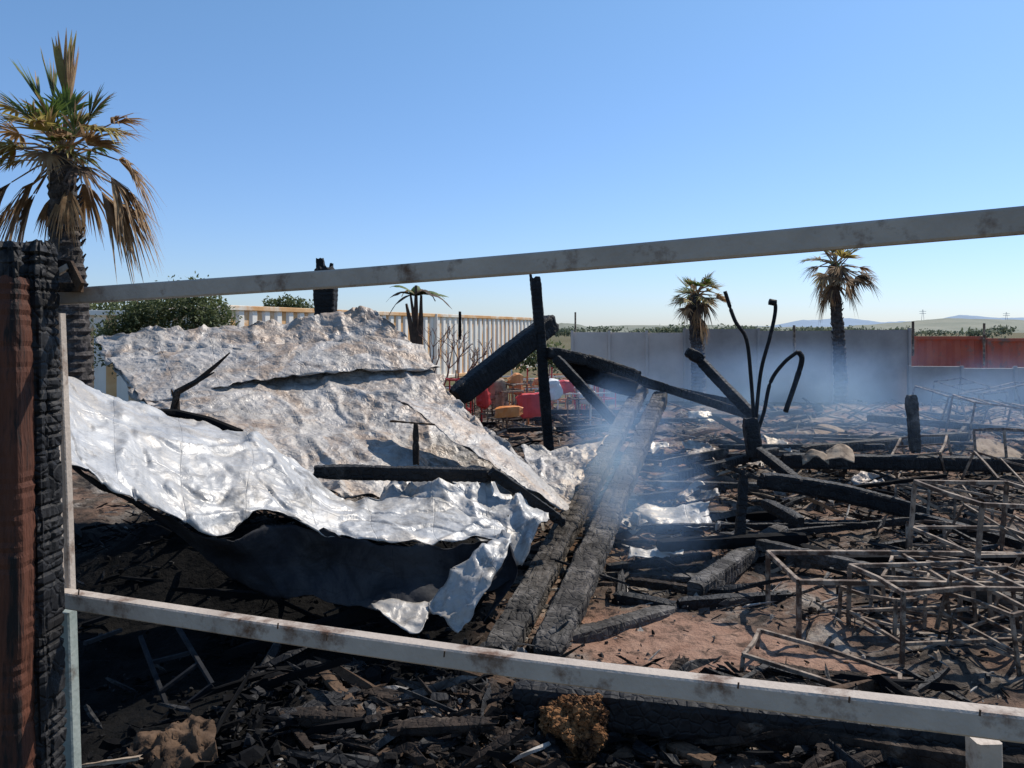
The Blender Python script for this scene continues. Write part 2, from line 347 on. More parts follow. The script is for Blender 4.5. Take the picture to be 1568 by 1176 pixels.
H=[[(100,712,4.15),(245,792,4.55),(340,832,4.75),(430,803,5.05),(560,826,5.2),(650,842,5.3),(775,830,5.5)],
[(108,716,4.22),(250,800,4.7),(370,860,4.95),(475,865,5.15),(575,885,5.2),(650,895,5.25),(785,850,5.5)],
[(115,722,4.3),(255,808,4.8),(400,905,5.0),(520,925,5.05),(590,940,5.05),(650,950,5.05),(790,882,5.4)]]
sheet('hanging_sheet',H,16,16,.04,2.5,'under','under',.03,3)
sheet('torn_sheet_flap',[[(655,930,5.0),(695,885,5.1),(740,842,5.25),(768,826,5.4)],[(672,948,4.9),(712,905,4.97),(755,860,5.15),(776,826,5.35)],[(704,964,4.82),(732,925,4.87),(768,870,5.1),(783,828,5.3)]],10,8,.05,5,'sheetf','sheetf',.05,4)
sheet('torn_sheet_flap',[[(568,924,5.0),(600,915,5.02),(630,925,5.02),(660,922,5.03)],[(572,930,4.9),(600,945,4.88),(632,950,4.87),(656,940,4.9)],[(577,934,4.82),(605,952,4.8),(638,972,4.75),(655,945,4.85)]],8,8,.02,6,'sheetf','sheetf',.02,5)
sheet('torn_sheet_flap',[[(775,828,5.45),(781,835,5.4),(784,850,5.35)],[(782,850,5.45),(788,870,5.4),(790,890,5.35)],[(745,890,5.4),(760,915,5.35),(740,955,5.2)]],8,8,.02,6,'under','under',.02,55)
sheet('roof_sheet',[[(605,610,7.9),(680,627,7.9),(740,662,7.8),(800,708,7.6),(872,770,7.2)],[(612,618,7.6),(680,650,7.5),(745,688,7.3),(805,730,7.1),(872,778,7.0)],[(625,625,7.5),(690,672,7.2),(750,712,7.0),(810,750,6.9),(866,784,6.8)]],18,12,.03,3,'sheetb','under',.03,6)
sheet('roof_sheet',[[(800,682,8.3),(860,690,8.3),(932,668,8.3)],[(805,715,7.9),(860,720,7.8),(902,715,7.8)],[(815,738,7.6),(845,765,7.3),(872,772,7.3)]],18,14,.06,3,'sheetb','under',.05,7)
sheet('roof_sheet',[[(600,738,6.6),(680,735,6.6),(760,755,6.6),(838,800,6.5)],[(580,775,6.3),(680,780,6.2),(765,795,6.25),(836,822,6.2)],[(640,800,6.1),(700,825,6.0),(760,850,5.9),(798,868,5.9)]],18,14,.13,2.0,'sheetf','under',.04,8)
def scrap(u,v,w,dd,k='sheetf',amp=.05,seed=0,h=.12,tilt=0):
    c=gr(u,v,h); x,y=c.x,c.y; net=[]
    random.seed(seed)
    for a in(-1,0,1):
        r=[]
        for q in(-1,0,1):
            X=x+q*w/2*random.uniform(.7,1.2); Y=y-a*dd/2*random.uniform(.6,1.2)+q*random.uniform(-.15,.15); Z=h+gh(x,y)+random.uniform(-.06,.06)-a*tilt
            r.append((X*F/Y+784,505+(CAM_H-Z)*F/Y,Y))
        net.append(r)
    sheet('sheet_scrap',net,8,8,amp,4,k,'under',.05,seed)
for i,(u,v,w,dd,tl_) in enumerate([(1035,802,.8,.55,.03),(1070,712,.45,.7,.1),(1010,702,.35,.5,.05),(1140,716,.45,.5,.05),(1190,708,.3,.3,.05),(1065,768,.5,.3,.02),(965,802,.4,.35,.02),(1460,616,.9,.5,.12),(1070,655,.6,.5,.1),(1330,752,.4,.3,.05),(1000,850,.5,.2,0)]):
    scrap(u,v,w,dd,['sheetf','sheetb'][i%2],.05,i+20,.12,tl_)

# ------------------------------------------------------------ charred timbers
random.seed(11)
def one(name,*args,**kw):
    mb=MB(); mb.beam(*args,**kw); return mb.obj(name)
one('fallen_roof_beam',at(760,1008,5.15),at(984,592,12.6),.22,.16,'charash',res=.022,crack=.016,cell=.12,rag=.12)
one('fallen_roof_beam',at(838,1008,5.1),at(1012,606,12.2),.23,.18,'charash',res=.022,crack=.016,cell=.12,rag=.12)
def tl(u1,v1,d1,u2,v2,d2,w,k='char',name='charred_timber',h=None,**kw):
    one(name,at(u1,v1,d1),at(u2,v2,d2),w,h or w,k,res=kw.pop('res',.035),**kw)
tl(498,410,11,500,640,11,.29,name='charred_post',rag=.6)
tl(490,396,11.05,494,440,11.05,.13,name='charred_post_stump')
tl(508,404,11.02,506,430,11.02,.07,name='charred_post_stump')
tl(698,608,10.6,846,493,11.6,.27,h=.3)
tl(820,425,11.4,842,700,11.2,.16,name='charred_post')
tl(812,418,11.5,820,500,11.5,.05)
tl(838,540,11.2,900,552,11.5,.2); tl(895,552,11.5,975,577,12,.22)
tl(850,548,11,945,650,10.8,.15)
tl(870,565,11.5,970,596,11.8,.26,'black')
tl(960,575,12,1160,640,12.5,.14)
tl(985,588,12.2,1130,618,12.6,.12,'black')
tl(1052,538,12,1075,552,12,.18); tl(1070,550,12,1156,640,11.5,.16)
tl(480,722,6.3,766,728,6.5,.12,name='charred_log',res=.03)
tl(752,722,6.4,862,800,6.5,.10)
tl(636,650,6.6,636,712,6.5,.06,'darkbrown','scorched_post')
tl(598,645,6.6,664,650,6.6,.02,'burntbrown','scorched_batten')
tl(1138,722,7.5,1130,862,7.3,.09,name='charred_post')
tl(1105,712,7.4,1168,735,7.6,.05)
tl(1065,905,6.35,1195,815,7.9,.17,'charash','charred_log',res=.03)
tl(860,985,5.35,1030,938,6.0,.14,'charash','charred_log',res=.03)
tl(940,915,6.2,1040,935,6.0,.12,'char')
tl(1040,925,6.0,1210,915,6.3,.10,'char')
tl(960,890,6.6,1080,905,6.4,.08,'darkbrown')
tl(1165,735,8.5,1420,790,8.6,.2,bend=.05)
tl(1200,705,10.2,1568,712,10.5,.2)
tl(1230,690,11,1480,668,13,.16)
tl(1148,640,11,1156,705,11,.22,name='charred_post')
tl(1395,606,10.5,1402,692,10.4,.15,'charash','charred_post',rag=.6)
tl(1170,770,8,1225,800,7.4,.12)
tl(1160,690,9.5,1240,752,8.6,.12)
tl(1400,790,8,1568,835,7.2,.1)
tl(930,870,6.9,1090,850,7.2,.08)
tl(950,765,9.2,1110,750,9.6,.1)
tl(940,835,7.6,1040,822,7.9,.07,'black')
tl(1000,738,9.8,1190,690,11.5,.12)
tl(1330,640,14,1568,660,14,.14)
tl(800,1040,4.5,1075,1062,4.4,.14,'char','charred_log')
tl(790,1065,4.25,1568,1150,3.75,.2,'char','charred_log',rag=.5)
tl(1100,1110,4.0,1640,1190,3.6,.14,'darkbrown','scorched_timber')
tl(380,1085,4.4,740,1140,4.2,.10,'char','charred_log')
tl(690,1060,4.7,760,990,5.3,.14,'char','charred_timber')
for i in range(40):
    random.seed(100+i)
    y=random.uniform(6.5,17); x=random.uniform(.03*y if y<9 else -.05*y,.66*y); a=random.gauss(0,.4); l=random.uniform(.4,1.5); z=gh(x,y)+random.uniform(.03,.15)
    one('charred_timber',(x-l*math.cos(a),y-l*math.sin(a),z+random.uniform(-.1,.1)),(x+l*math.cos(a),y+l*math.sin(a),z+random.uniform(-.1,.15)),random.uniform(.05,.14),random.uniform(.04,.12),random.choice(['char','char','charash','black']),res=.05)
for i in range(60):   # stubs of burnt timber lying in the near rubble
    random.seed(300+i)
    y=random.uniform(3.8,4.9); x=random.uniform(-1.5,2.6); a=random.uniform(-1.2,1.2); l=random.uniform(.06,.28); z=gh(x,y)+random.uniform(.02,.06); w=random.uniform(.05,.13)
    one('burnt_timber_stub',(x-l*math.cos(a),y-l*math.sin(a),z+random.uniform(-.04,.04)),(x+l*math.cos(a),y+l*math.sin(a),z+random.uniform(-.04,.05)),w,w*random.uniform(.3,.7),random.choice(['char','darkbrown','char','darkbrown','burntbrown']),res=.015,crack=.009,cell=.04,rag=1.0)
mb=MB(); mb.tube([at(268,634,7.4),at(272,600,7.4),at(300,585,7.4),at(330,560,7.4),at(352,540,7.4)],[.05,.04,.03,.018,.006],'darkbrown',6,jit=.2)
mb.tube([at(290,590,7.4),at(310,580,7.3),at(328,570,7.3)],[.025,.018,.006],'char',6,jit=.2)
mb.tube([at(268,610,7.4),at(262,596,7.4)],[.02,.006],'burntbrown',6); mb.obj('charred_branch')
mb=MB(); mb.tube([at(222,632,6.2),at(270,634,6.3),at(320,645,6.3),at(368,664,6.2)],.04,'black',8); mb.obj('dark_sheet_edge')  # black tube added to stand in for the sheet's dark edge
mb=MB()
def curve(pts,r,k='char',n=6,sub=8):
    P=cr1([tuple(at(*p)) for p in pts],sub); mb.tube([Vector(p) for p in P],r,k,n)
curve([(1110,446,11),(1125,490,11),(1143,520,11),(1150,580,11),(1155,650,11)],.028)
curve([(1180,464,11),(1187,466,11),(1186,485,11),(1178,520,11),(1165,570,11),(1157,645,11)],.028)
curve([(1222,538,11),(1200,556,11),(1180,585,11),(1170,630,11),(1160,660,11)],.028)
curve([(1222,538,11),(1228,550,11),(1220,580,11),(1203,630,10.8)],.04)
curve([(1178,462,11),(1188,464,11)],.05)
mb.obj('bent_burnt_pipes',True)

# ------------------------------------------------------------ boundary frame : post + rails
emp=bpy.data.objects.new('burnt_fence_frame',None); S.collection.objects.link(emp)
random.seed(5)
mb=MB(); mb.beam(at(12,428,3.0),at(16,1420,2.93),.15,.12,'redwood',res=.02,crack=.007,rag=.3)
mb.obj('post_timber',parent=emp)
mb=MB(); mb.beam(at(58,374,3.12),at(72,1420,3.05),.095,.16,'char',res=.012,crack=.018,cell=.05,rag=.4)
mb.beam(at(20,376,3.2),at(28,560,3.2),.13,.14,'char',res=.012,crack=.02,cell=.05,rag=.4)
mb.beam(at(18,378,3.3),at(20,1300,3.3),.2,.1,'char',res=.03,crack=.012,cell=.06,rag=.3); mb.obj('post_charred_face',parent=emp)
mb=MB()
def rail(pts,r,k='rail',asp=.6,sub=6):
    P=cr1([tuple(at(*p)) for p in pts],sub); mb.tube([Vector(p) for p in P],r,k,sq=True,asp=asp)
rail([(88,455,3.3),(500,428,2.9),(745,409,2.62),(1000,388,2.35),(1640,331,1.86)],.034)
mb.obj('top_rail',parent=emp)
mb=MB(); rail([(92,915,3.3),(425,966,2.92),(790,1018,2.62),(1130,1060,2.32),(1640,1120,1.92)],.034,asp=.9); mb.obj('bottom_rail',parent=emp)
mb=MB(); rail([(88,480,3.35),(97,700,3.35),(104,905,3.35)],.024,asp=1); 
mb.tube([at(78,470,3.3),at(90,700,3.3),at(96,905,3.3)],.006,'rail',sq=True); mb.obj('jamb',parent=emp)
mb=MB(); mb.tube([at(100,935,3.32),at(114,1400,3.32)],.034,'paleg',sq=True,asp=1); mb.obj('lower_post',parent=emp)
mb=MB(); mb.tube([at(1506,1130,2.1),at(1512,1400,2.1)],.034,'rail',sq=True); mb.obj('short_post',parent=emp)
mb=MB(); mb.tube([at(78,405,3.25),at(108,408,3.2),at(124,440,3.15)],.025,'burntbrown',sq=True,asp=.3); mb.tube([at(80,440,3.2),at(126,440,3.2)],.02,'burntbrown',sq=True,asp=.6)
mb.tube([at(80,422,3.2),at(105,408,3.2)],.012,'rail',sq=True); mb.obj('bracket',parent=emp)
mb=MB()
for (u,v,d) in [(425,957,2.87),(1130,1048,2.28),(1300,1070,2.12),(120,905,3.2),(500,975,2.8),(680,1000,2.66),(1500,1090,1.98)]:
    mb.tube([at(u,v+6,d),at(u+1,v-3,d)],.003,'burntbrown',5)
mb.obj('screws',parent=emp)
sheet('scorched_board',[[(215,1140,3.9),(270,1112,4.0),(330,1110,4.05)],[(200,1165,3.8),(265,1150,3.85),(325,1140,3.9)],[(190,1185,3.7),(260,1200,3.7),(330,1180,3.75)]],12,10,.09,5,'burntbrown','burntbrown',.06,40)
tl(118,1172,3.5,215,1160,3.6,.02,'tan','timber_batten')
bpy.ops.mesh.primitive_ico_sphere_add(subdivisions=6,radius=1); o=bpy.context.object; o.name='crumbled_insulation_lump'
c=at(885,1108,4.0)
for v in o.data.vertices:
    n=v.co.copy(); r=1+.4*noise.noise(n*1.7)+.2*noise.noise(n*5)+.1*noise.noise(n*12)+.05*noise.noise(n*30); v.co=Vector((n.x*.17*r,n.y*.14*r,n.z*.14*r))+Vector((c.x,c.y,c.z))
o.data.materials.append(M['foam'])
mb=MB()
for a,bb in [((215,975,4.8),(262,1098,4.4)),((272,960,4.9),(325,1048,4.5)),((262,1098,4.4),(325,1048,4.5)),((230,1015,4.7),(290,1000,4.75)),((130,985,4.6),(185,965,4.9)),((245,1060,4.5),(305,1015,4.65))]:
    mb.tube([at(*a),at(*bb)],.012,'under',sq=True)
mb.obj('metal_ladder_frame')

# ------------------------------------------------------------ table / chair frames
def tframe(c,L_,W_,Hh,rz,tilt=(0,0),r=.013,lower=True,k='frame',name='table_frame',slats=0):
    R=Matrix.Rotation(rz,3,'Z')@Matrix.Rotation(tilt[0],3,'X')@Matrix.Rotation(tilt[1],3,'Y')
    mb=MB(); C=Vector(c)
    def T(x,y,z): return C+R@Vector((x,y,z))
    X,Y=L_/2,W_/2; cs=[(-X,-Y),(X,-Y),(X,Y),(-X,Y)]
    sag=lambda: random.uniform(-.02,.02)
    for i in range(4):
        a=cs[i]; q=cs[(i+1)%4]
        mid=T((a[0]+q[0])/2+sag(),(a[1]+q[1])/2+sag(),Hh+sag())
        mb.tube([T(*a,Hh),mid,T(*q,Hh)],r,k,sq=True)
        mb.tube([T(a[0],a[1],0),T(a[0],a[1],Hh-r)],r*.95,k,sq=True)
        if lower: mb.tube([T(*a,Hh*.3),T(*q,Hh*.3)],r*.8,k,sq=True)
    for i in range(slats):
        x=-X+L_*(i+1)/(slats+1); mb.tube([T(x,-Y,Hh),T(x,Y,Hh)],r*.7,k,sq=True)
    return mb.obj(name)
def gf_(u,v): p=gr(u,v,0); return (p.x,p.y,gh(p.x,p.y)-.02)
p=gr(1228,985); tframe((p.x+1.05,p.y+.36,0),2.1,.72,.42,-.03,(0,.0),.017,False,slats=1)
p=gr(1345,1010); tframe((p.x+.5,p.y+.25,0),.9,.6,.47,.15,(0,.02),.014)
p=gr(1480,1010); tframe((p.x+.4,p.y+.2,0),.7,.6,.42,.5,(.2,.1),.013)
p=gr(1240,1062); tframe((p.x+.1,p.y+.12,0),.85,.4,.13,-.55,(.05,.12),.012,False)
p=gr(1540,940); tframe((p.x,p.y+.2,.35),.9,.7,.55,.2,(.05,.05),.016)
spec=[(1520,880,.8,.6,.5,.4),(1440,820,.7,.6,.5,.1),(1540,800,.9,.7,.6,-.2),(1560,745,.8,.6,.6,.1),(1420,745,.7,.6,.5,.9),
(1510,700,1,.8,.7,-.1),(1440,680,1,.8,.7,.3),(1545,670,1.2,.8,.75,0),(1480,655,1.2,.8,.75,.2),(1560,1000,.6,.5,.4,.3),(1430,940,.6,.5,.35,-.6),
(1470,930,.7,.5,.3,.9),(1350,960,.5,.4,.25,.7),(1460,860,.6,.5,.3,.2)]
for i,(u,v,l,w,h,rz) in enumerate(spec):
    random.seed(i); x,y,z=gf_(u,v); T=.5 if v>850 else .3
    tframe((x,y,z),l,w,h,rz,(random.uniform(-T,T),random.uniform(-T,T)),.012 if y<9 else .015,random.random()<.7,name=['table_frame','chair_frame'][i%2],slats=i%3)
for (u,v,r) in [(1535,700,.42),(1280,672,.4)]:
    mb=MB(); p=gr(u,v,.25); R=Matrix.Rotation(.5,3,'X')@Matrix.Rotation(.2,3,'Y')
    vs=[];n=32
    for z in(0,.03):
        for j in range(n): vs.append(p+R@Vector((r*math.cos(6.2832*j/n),r*math.sin(6.2832*j/n),z)))
    mb.add(vs,[tuple(range(n-1,-1,-1)),tuple(range(n,2*n))]+[(j,(j+1)%n,n+(j+1)%n,n+j) for j in range(n)],'tan'); mb.obj('round_table_top')
sheet('curled_panel',[[(1225,700,8.9),(1245,690,8.9),(1268,700,8.9)],[(1228,712,8.8),(1248,700,8.8),(1270,712,8.8)]],8,8,.02,3,'tan','tan',.02,51)
sheet('curled_panel',[[(1265,690,9),(1285,680,9),(1305,690,9)],[(1262,706,8.8),(1285,702,8.8),(1308,710,8.8)]],8,8,.02,3,'tan','tan',.02,52)

# ------------------------------------------------------------ mid-distance colourful furniture behind
random.seed(31)
for i in range(15):
    u=random.uniform(690,930); d=random.uniform(15,19); x=(u-784)/F*d
    k=random.choice(['red','orange','white','tan','frame'])
    tframe((x,d,gh(x,d)),.5,.5,random.uniform(.5,.95),random.uniform(0,1.5),(0,0),.015,True,k,'metal_chair_frame',slats=2)
for i in range(30):
    u=random.choice([random.uniform(690,800),random.uniform(780,930)]); d=random.uniform(15.5,20); x=(u-784)/F*d
    mb=MB(); h=random.uniform(.9,1.5); mb.tube([(x,d,0),(x+random.uniform(-.05,.05),d,h)],.017,random.choice(['orange','white','tan','red']),sq=True)
    mb.tube([(x-.3,d,h*.8),(x+.4,d,h*.82)],.014,random.choice(['orange','white','white']),sq=True); mb.obj('garden_rack')
for (u,v,d,w,h,k) in [(812,622,15,.5,.55,'red'),(860,594,15.5,.45,.3,'red'),(738,600,14.5,.2,.7,'red'),(762,605,14.8,.3,.7,'tan'),(845,598,15.3,.3,.4,'white'),(722,598,15,.25,.25,'orange'),(780,632,14.5,.5,.2,'orange'),(830,585,16,.3,.2,'orange'),(900,610,15.5,.3,.3,'white'),(790,590,15.5,.25,.5,'orange')]:
    mb=MB(); c=at(u,v,d); mb.beam(c-Vector((w/2,0,0)),c+Vector((w/2,.1,.03)),.25,h,k,res=.08,crack=.02,rag=.9); mb.obj('plastic_crate')

# ------------------------------------------------------------ container, walls
def corr(name,A_,B_,z0,z1,k1,k2,per=.56,dep=.06,depth=2.4):
    A_=Vector(A_);B_=Vector(B_);L_=(B_-A_).length;t=(B_-A_)/L_; nrm=Vector((t.y,-t.x,0))
    emp=bpy.data.objects.new(name,None); S.collection.objects.link(emp)
    mb=MB(); n=int(L_/per); per=L_/n
    prof=[]
    for i in range(n):
        s=i*per; prof+= [(s,0,k1),(s+per*.36,0,k2),(s+per*.5,-dep,k2),(s+per*.86,-dep,k1)]
    prof.append((L_,0,k1))
    for i in range(len(prof)-1):
        a,bq=prof[i],prof[i+1]; pa=A_+t*a[0]+nrm*a[1]; pb=A_+t*bq[0]+nrm*bq[1]
        mb.add([pa+Vector((0,0,z0+.12)),pb+Vector((0,0,z0+.12)),pb+Vector((0,0,z1-.1)),pa+Vector((0,0,z1-.1))],[(0,1,2,3)],a[2])
    mb.obj('corrugated_side',parent=emp)
    mb=MB()
    for z in(z0+.08,z1-.06): mb.tube([A_+nrm*.02+Vector((0,0,z)),B_+nrm*.02+Vector((0,0,z))],.07,k2,sq=True,asp=.6)
    nc=max(1,round(L_/12.2))
    for i in range(nc+1):
        q=A_+t*(L_*i/nc)+nrm*.04; mb.tube([q+Vector((0,0,z0)),q+Vector((0,0,z1))],.08,k1,sq=True)
    mb.obj('frame',parent=emp)
    mb=MB(); b=-nrm*depth; zz=Vector((0,0,1)); i_=-nrm*.08
    vs=[A_+i_+zz*z0,B_+i_+zz*z0,B_+b+zz*z0,A_+b+zz*z0,A_+i_+zz*(z1-.02),B_+i_+zz*(z1-.02),B_+b+zz*(z1-.02),A_+b+zz*(z1-.02)]
    mb.add(vs,[(4,5,6,7),(1,2,6,5),(2,3,7,6),(3,0,4,7)],k1); mb.obj('roof_and_ends',parent=emp)
a=at(345,505,22); b_=at(820,505,45.7)
corr('shipping_container',(a.x,a.y,0),(b_.x,b_.y,0),0,2.9,'cwhite','crust')
a=at(60,505,20.5); b_=at(335,505,21.5)
corr('shipping_container',(a.x,a.y,0),(b_.x,b_.y,0),0,2.72,'crust','cwhite')
a=at(1398,505,31); b_=at(1505,505,31)
corr('rusty_container',(a.x,a.y,0),(b_.x,b_.y,0),-.3,1.93,'ored','ored')
a=at(1512,505,31); b_=at(1700,505,31)
corr('rusty_container',(a.x,a.y,0),(b_.x,b_.y,0),-.3,1.85,'ored','ored')
def wall(name,u1,d1,u2,d2,z,k,panels,th=.18):
    A_=at(u1,505,d1);B_=at(u2,505,d2);A_.z=B_.z=0; emp=bpy.data.objects.new(name,None); S.collection.objects.link(emp)
    t=(B_-A_); n=Vector((t.y,-t.x,0)).normalized()
    mb=MB()
    for i in range(panels):
        p=A_+t*(i/panels)+t.normalized()*.01; q=A_+t*((i+1)/panels)-t.normalized()*.01; b=-n*th
        h=z+random.uniform(-.03,.03)
        vs=[p,q,q+b,p+b]+[x+Vector((0,0,h)) for x in(p,q,q+b,p+b)]
        mb.add(vs,[(0,1,5,4),(1,2,6,5),(2,3,7,6),(3,0,4,7),(4,5,6,7)],k)
    mb.obj('panels',parent=emp)
    mb=MB()
    for i in range(panels+1):
        p=A_+t*(i/panels)+n*.03; mb.tube([p,p+Vector((0,0,z+.05))],.04,k,sq=True)
    mb.obj('pilasters',parent=emp)
random.seed(9)
wall('concrete_wall',876,24,1048,23.6,2.13,'wallL',3)
wall('concrete_wall',1048,23.5,1392,23,2.2,'wallG',3)
wall('low_wall',1392,22.6,1720,22,1.1,'wallG',4)
mb=MB()
for u,v1,v2,d in [(1216,498,540,22.8),(1398,492,545,22.3),(1507,495,560,24),(881,478,508,60)]:
    mb.tube([at(u,v2,d),at(u,v1,d)],.04 if d<50 else .07,'frame',6)
mb.obj('pole')
tl(704,477,24,704,520,24,.10,'black','lamp_post')

# ------------------------------------------------------------ vegetation
def rdir(az,el): return Vector((math.cos(el)*math.cos(az),math.cos(el)*math.sin(az),math.sin(el)))
def fan(mb,o,d,Lp,R,k,droop,spread=100,nseg=26,kp='palmd'):
    side=d.cross(Vector((0,0,1)));
    if side.length<.1: side=Vector((1,0,0))
    side=(side.normalized()+Vector((random.uniform(-.4,.4),random.uniform(-.4,.4),random.uniform(-.5,.5)))); side=(side-d*side.dot(d)).normalized()
    nr=side.cross(d).normalized()
    e=o+d*Lp-Vector((0,0,droop*.25*Lp)); mid=(o+e)/2+Vector((0,0,.06*Lp))
    mb.tube([o,mid,e],[.025,.018,.012],kp,4,cap=False)
    d2=(e-mid).normalized()
    for i in range(nseg):
        a=math.radians(-spread+2*spread*i/(nseg-1)+random.uniform(-5,5))
        dr=(d2*math.cos(a)+side*math.sin(a)+nr*.25*abs(math.sin(a))).normalized()
        lat=(-d2*math.sin(a)+side*math.cos(a)).normalized()
        l=R*random.uniform(.7,1.1)*(1-.25*abs(a)/2); vs=[]
        dd=droop*random.uniform(.5,1.5)
        for t,w in((0.03,.006),(.4,.038),(.7,.026),(1,.002)):
            p=e+dr*l*t-Vector((0,0,dd*l*(t**2.2)*.9)); vs+=[p-lat*w*R,p+lat*w*R]
        kk=k if random.random()<.75 else 'palmd'
        mb.add(vs,[(0,1,3,2),(2,3,5,4),(4,5,7,6)],kk)
def palm(name,base,top,r0,r1,leaves,seed):
    random.seed(seed); emp=bpy.data.objects.new(name,None); S.collection.objects.link(emp)
    base=Vector(base);top=Vector(top); mb=MB(); n=20; rings=70; vs=[];fs=[]
    for i in range(rings+1):
        f=i/rings; c=base.lerp(top,f)+Vector((.04*math.sin(f*5),0,0)); r=r0+(r1-r0)*f
        for j in range(n):
            g=6.2832*j/n; p=c+Vector((math.cos(g),math.sin(g),0))*r
            q=r*(1+.10*(i%2)+.22*noise.noise(p*7)+.1*noise.noise(p*20)); vs.append(c+Vector((math.cos(g),math.sin(g),0))*q)
    for i in range(rings):
        for j in range(n): fs.append((i*n+j,i*n+(j+1)%n,(i+1)*n+(j+1)%n,(i+1)*n+j))
    mb.add(vs,fs,'trunk'); H_=(top-base).length
    for i in range(int(60*H_/5)+40):
        f=random.uniform(.35,1)**.7; c=base.lerp(top,f); r=r0+(r1-r0)*f; g=random.uniform(0,6.28); o=c+Vector((math.cos(g),math.sin(g),0))*r*.9
        mb.tube([o,o+Vector((math.cos(g)*.07*r/.2,math.sin(g)*.07*r/.2,.1*r/.2))],[r*.13,r*.05],'trunk',4)
    mb.obj('trunk',parent=emp)
    mb=MB()
    for (az,el,Lp,R,k,dr,sp) in leaves: fan(mb,top+Vector((0,0,random.uniform(-.25,.1))),rdir(math.radians(az),math.radians(el)),Lp,R,k,dr,sp)
    mb.obj('crown',parent=emp); return emp
def mkleaves(n,sc,seed,green=.6,lo=-20,dead=8,ml=1):
    random.seed(seed); o=[]
    for i in range(n):
        el=random.uniform(lo,80); az=random.uniform(0,360)
        k='palmg' if random.random()<green and el>5 else random.choice(['palmy','palmd','palmy','palmd'] if el>-5 else ['palmd','palmk','palmd'])
        o.append((az,el,sc*random.uniform(.5,.9),sc*random.uniform(.6,.85)*ml,k,.15+.5*(1-el/90)*random.random(),random.choice([60,75,50])))
    for i in range(dead):
        o.append((random.uniform(0,360),random.uniform(-75,-35),sc*random.uniform(.4,.8),sc*random.uniform(.5,.7),random.choice(['palmd','palmd','palmk']),.8,35))
    return o
lv=mkleaves(30,1.0,1,.32,-10,8)
lv+=[(90,88,1.0,1.2,'palmy',.02,14),(30,84,.9,1.15,'palmd',.03,14),(200,80,.9,1.0,'palmg',.1,30),(200,65,.9,.9,'palmg',.1,40),(20,62,.9,.8,'palmg',.2,50),(0,38,1.1,.8,'palmd',.5,55),(180,42,1.1,.8,'palmy',.4,55),(180,20,1.1,.75,'palmy',.7,45),(0,2,1.0,.85,'palmd',1.1,45),(350,-15,1.0,.85,'palmd',1.2,40),(185,-25,.85,1.0,'palmd',1.0,40),(175,-40,.9,1.0,'palmd',.9,35),(190,-55,.8,1.0,'palmd',.9,30),(355,-40,.95,1.0,'palmd',.9,35),(5,-25,1.0,.9,'palmd',1.0,40),(0,-8,1.1,.8,'palmd',1.1,40),(170,-10,1.1,.7,'palmk',.8,30),(330,30,1.1,.8,'palmy',.6,60),(210,5,1.0,.8,'palmd',.9,50)]
palm('palm_tree',at(112,660,14)*1,at(97,232,14),.34,.2,lv,2)
palm('palm_tree',(at(1068,505,21).x,21,0),at(1066,452,21),.2,.15,mkleaves(34,.66,3,.8,-30,7),4)
palm('palm_tree',(at(1287,505,20).x,20,0),at(1279,406,20),.17,.12,mkleaves(32,.7,5,.65,-40,8,1.05),6)
random.seed(8); emp=bpy.data.objects.new('scorched_banana_plant',None); S.collection.objects.link(emp); mb=MB()
for u0,u1,v1 in [(640,628,447),(637,637,437),(645,645,452),(634,622,465)]:
    mb.tube([at(u0,600,17),at(u0-2,520,17),at((u0+u1)/2,490,17),at(u1,v1,17)],[.08,.07,.05,.025],'palmk',7,jit=.25)
mb.obj('stems',parent=emp); mb=MB()
for az,el,l,dr,k in [(180,30,.75,.7,'palmk'),(0,30,.75,.6,'palmg'),(150,50,.6,.8,'palmd'),(20,15,.8,.3,'palmg'),(200,10,.6,.9,'palmk'),(340,45,.7,.9,'palmk'),(90,60,.6,.5,'palmg'),(0,60,.5,.8,'palmd'),(185,45,.8,.5,'palmg'),(350,20,.9,.7,'palmk')]:
    d=rdir(math.radians(az),math.radians(el)); o=at(636,452,17); side=d.cross(Vector((0,0,1))).normalized(); vs=[]
    for i in range(9):
        t=i/8; p=o+d*l*t-Vector((0,0,dr*l*t**2.3)); w=.09*math.sin(math.pi*min(1,t*.9+.08))+random.uniform(-.03,.03); vs+=[p-side*w-Vector((0,0,.5*w)),p,p+side*w-Vector((0,0,.5*w))]
    fs=[]
    for i in range(8): fs+=[(3*i,3*i+1,3*i+4,3*i+3),(3*i+1,3*i+2,3*i+5,3*i+4)]
    mb.add(vs,fs,k)
mb.obj('leaves',parent=emp)
random.seed(12); mb=MB()
def branch(p,d,l,r,n):
    q=p+d*l; mb.tube([p,(p+q)/2+Vector((random.uniform(-.04,.04),0,random.uniform(-.02,.04))),q],[r,r*.85,r*.7],'dry',5,cap=False)
    if n==0: return
    for i in range(random.choice([2,3])):
        e=(d+Vector((random.uniform(-.8,.8),random.uniform(-.8,.8),random.uniform(-.2,.6)))).normalized(); branch(q,e,l*random.uniform(.6,.85),r*.65,n-1)
for u in (660,685,712,742): branch(Vector((at(u,505,16.5).x,16.5,.3)),Vector((random.uniform(-.2,.2),0,1)),.65,.035,4)
mb.obj('dry_burnt_shrub')
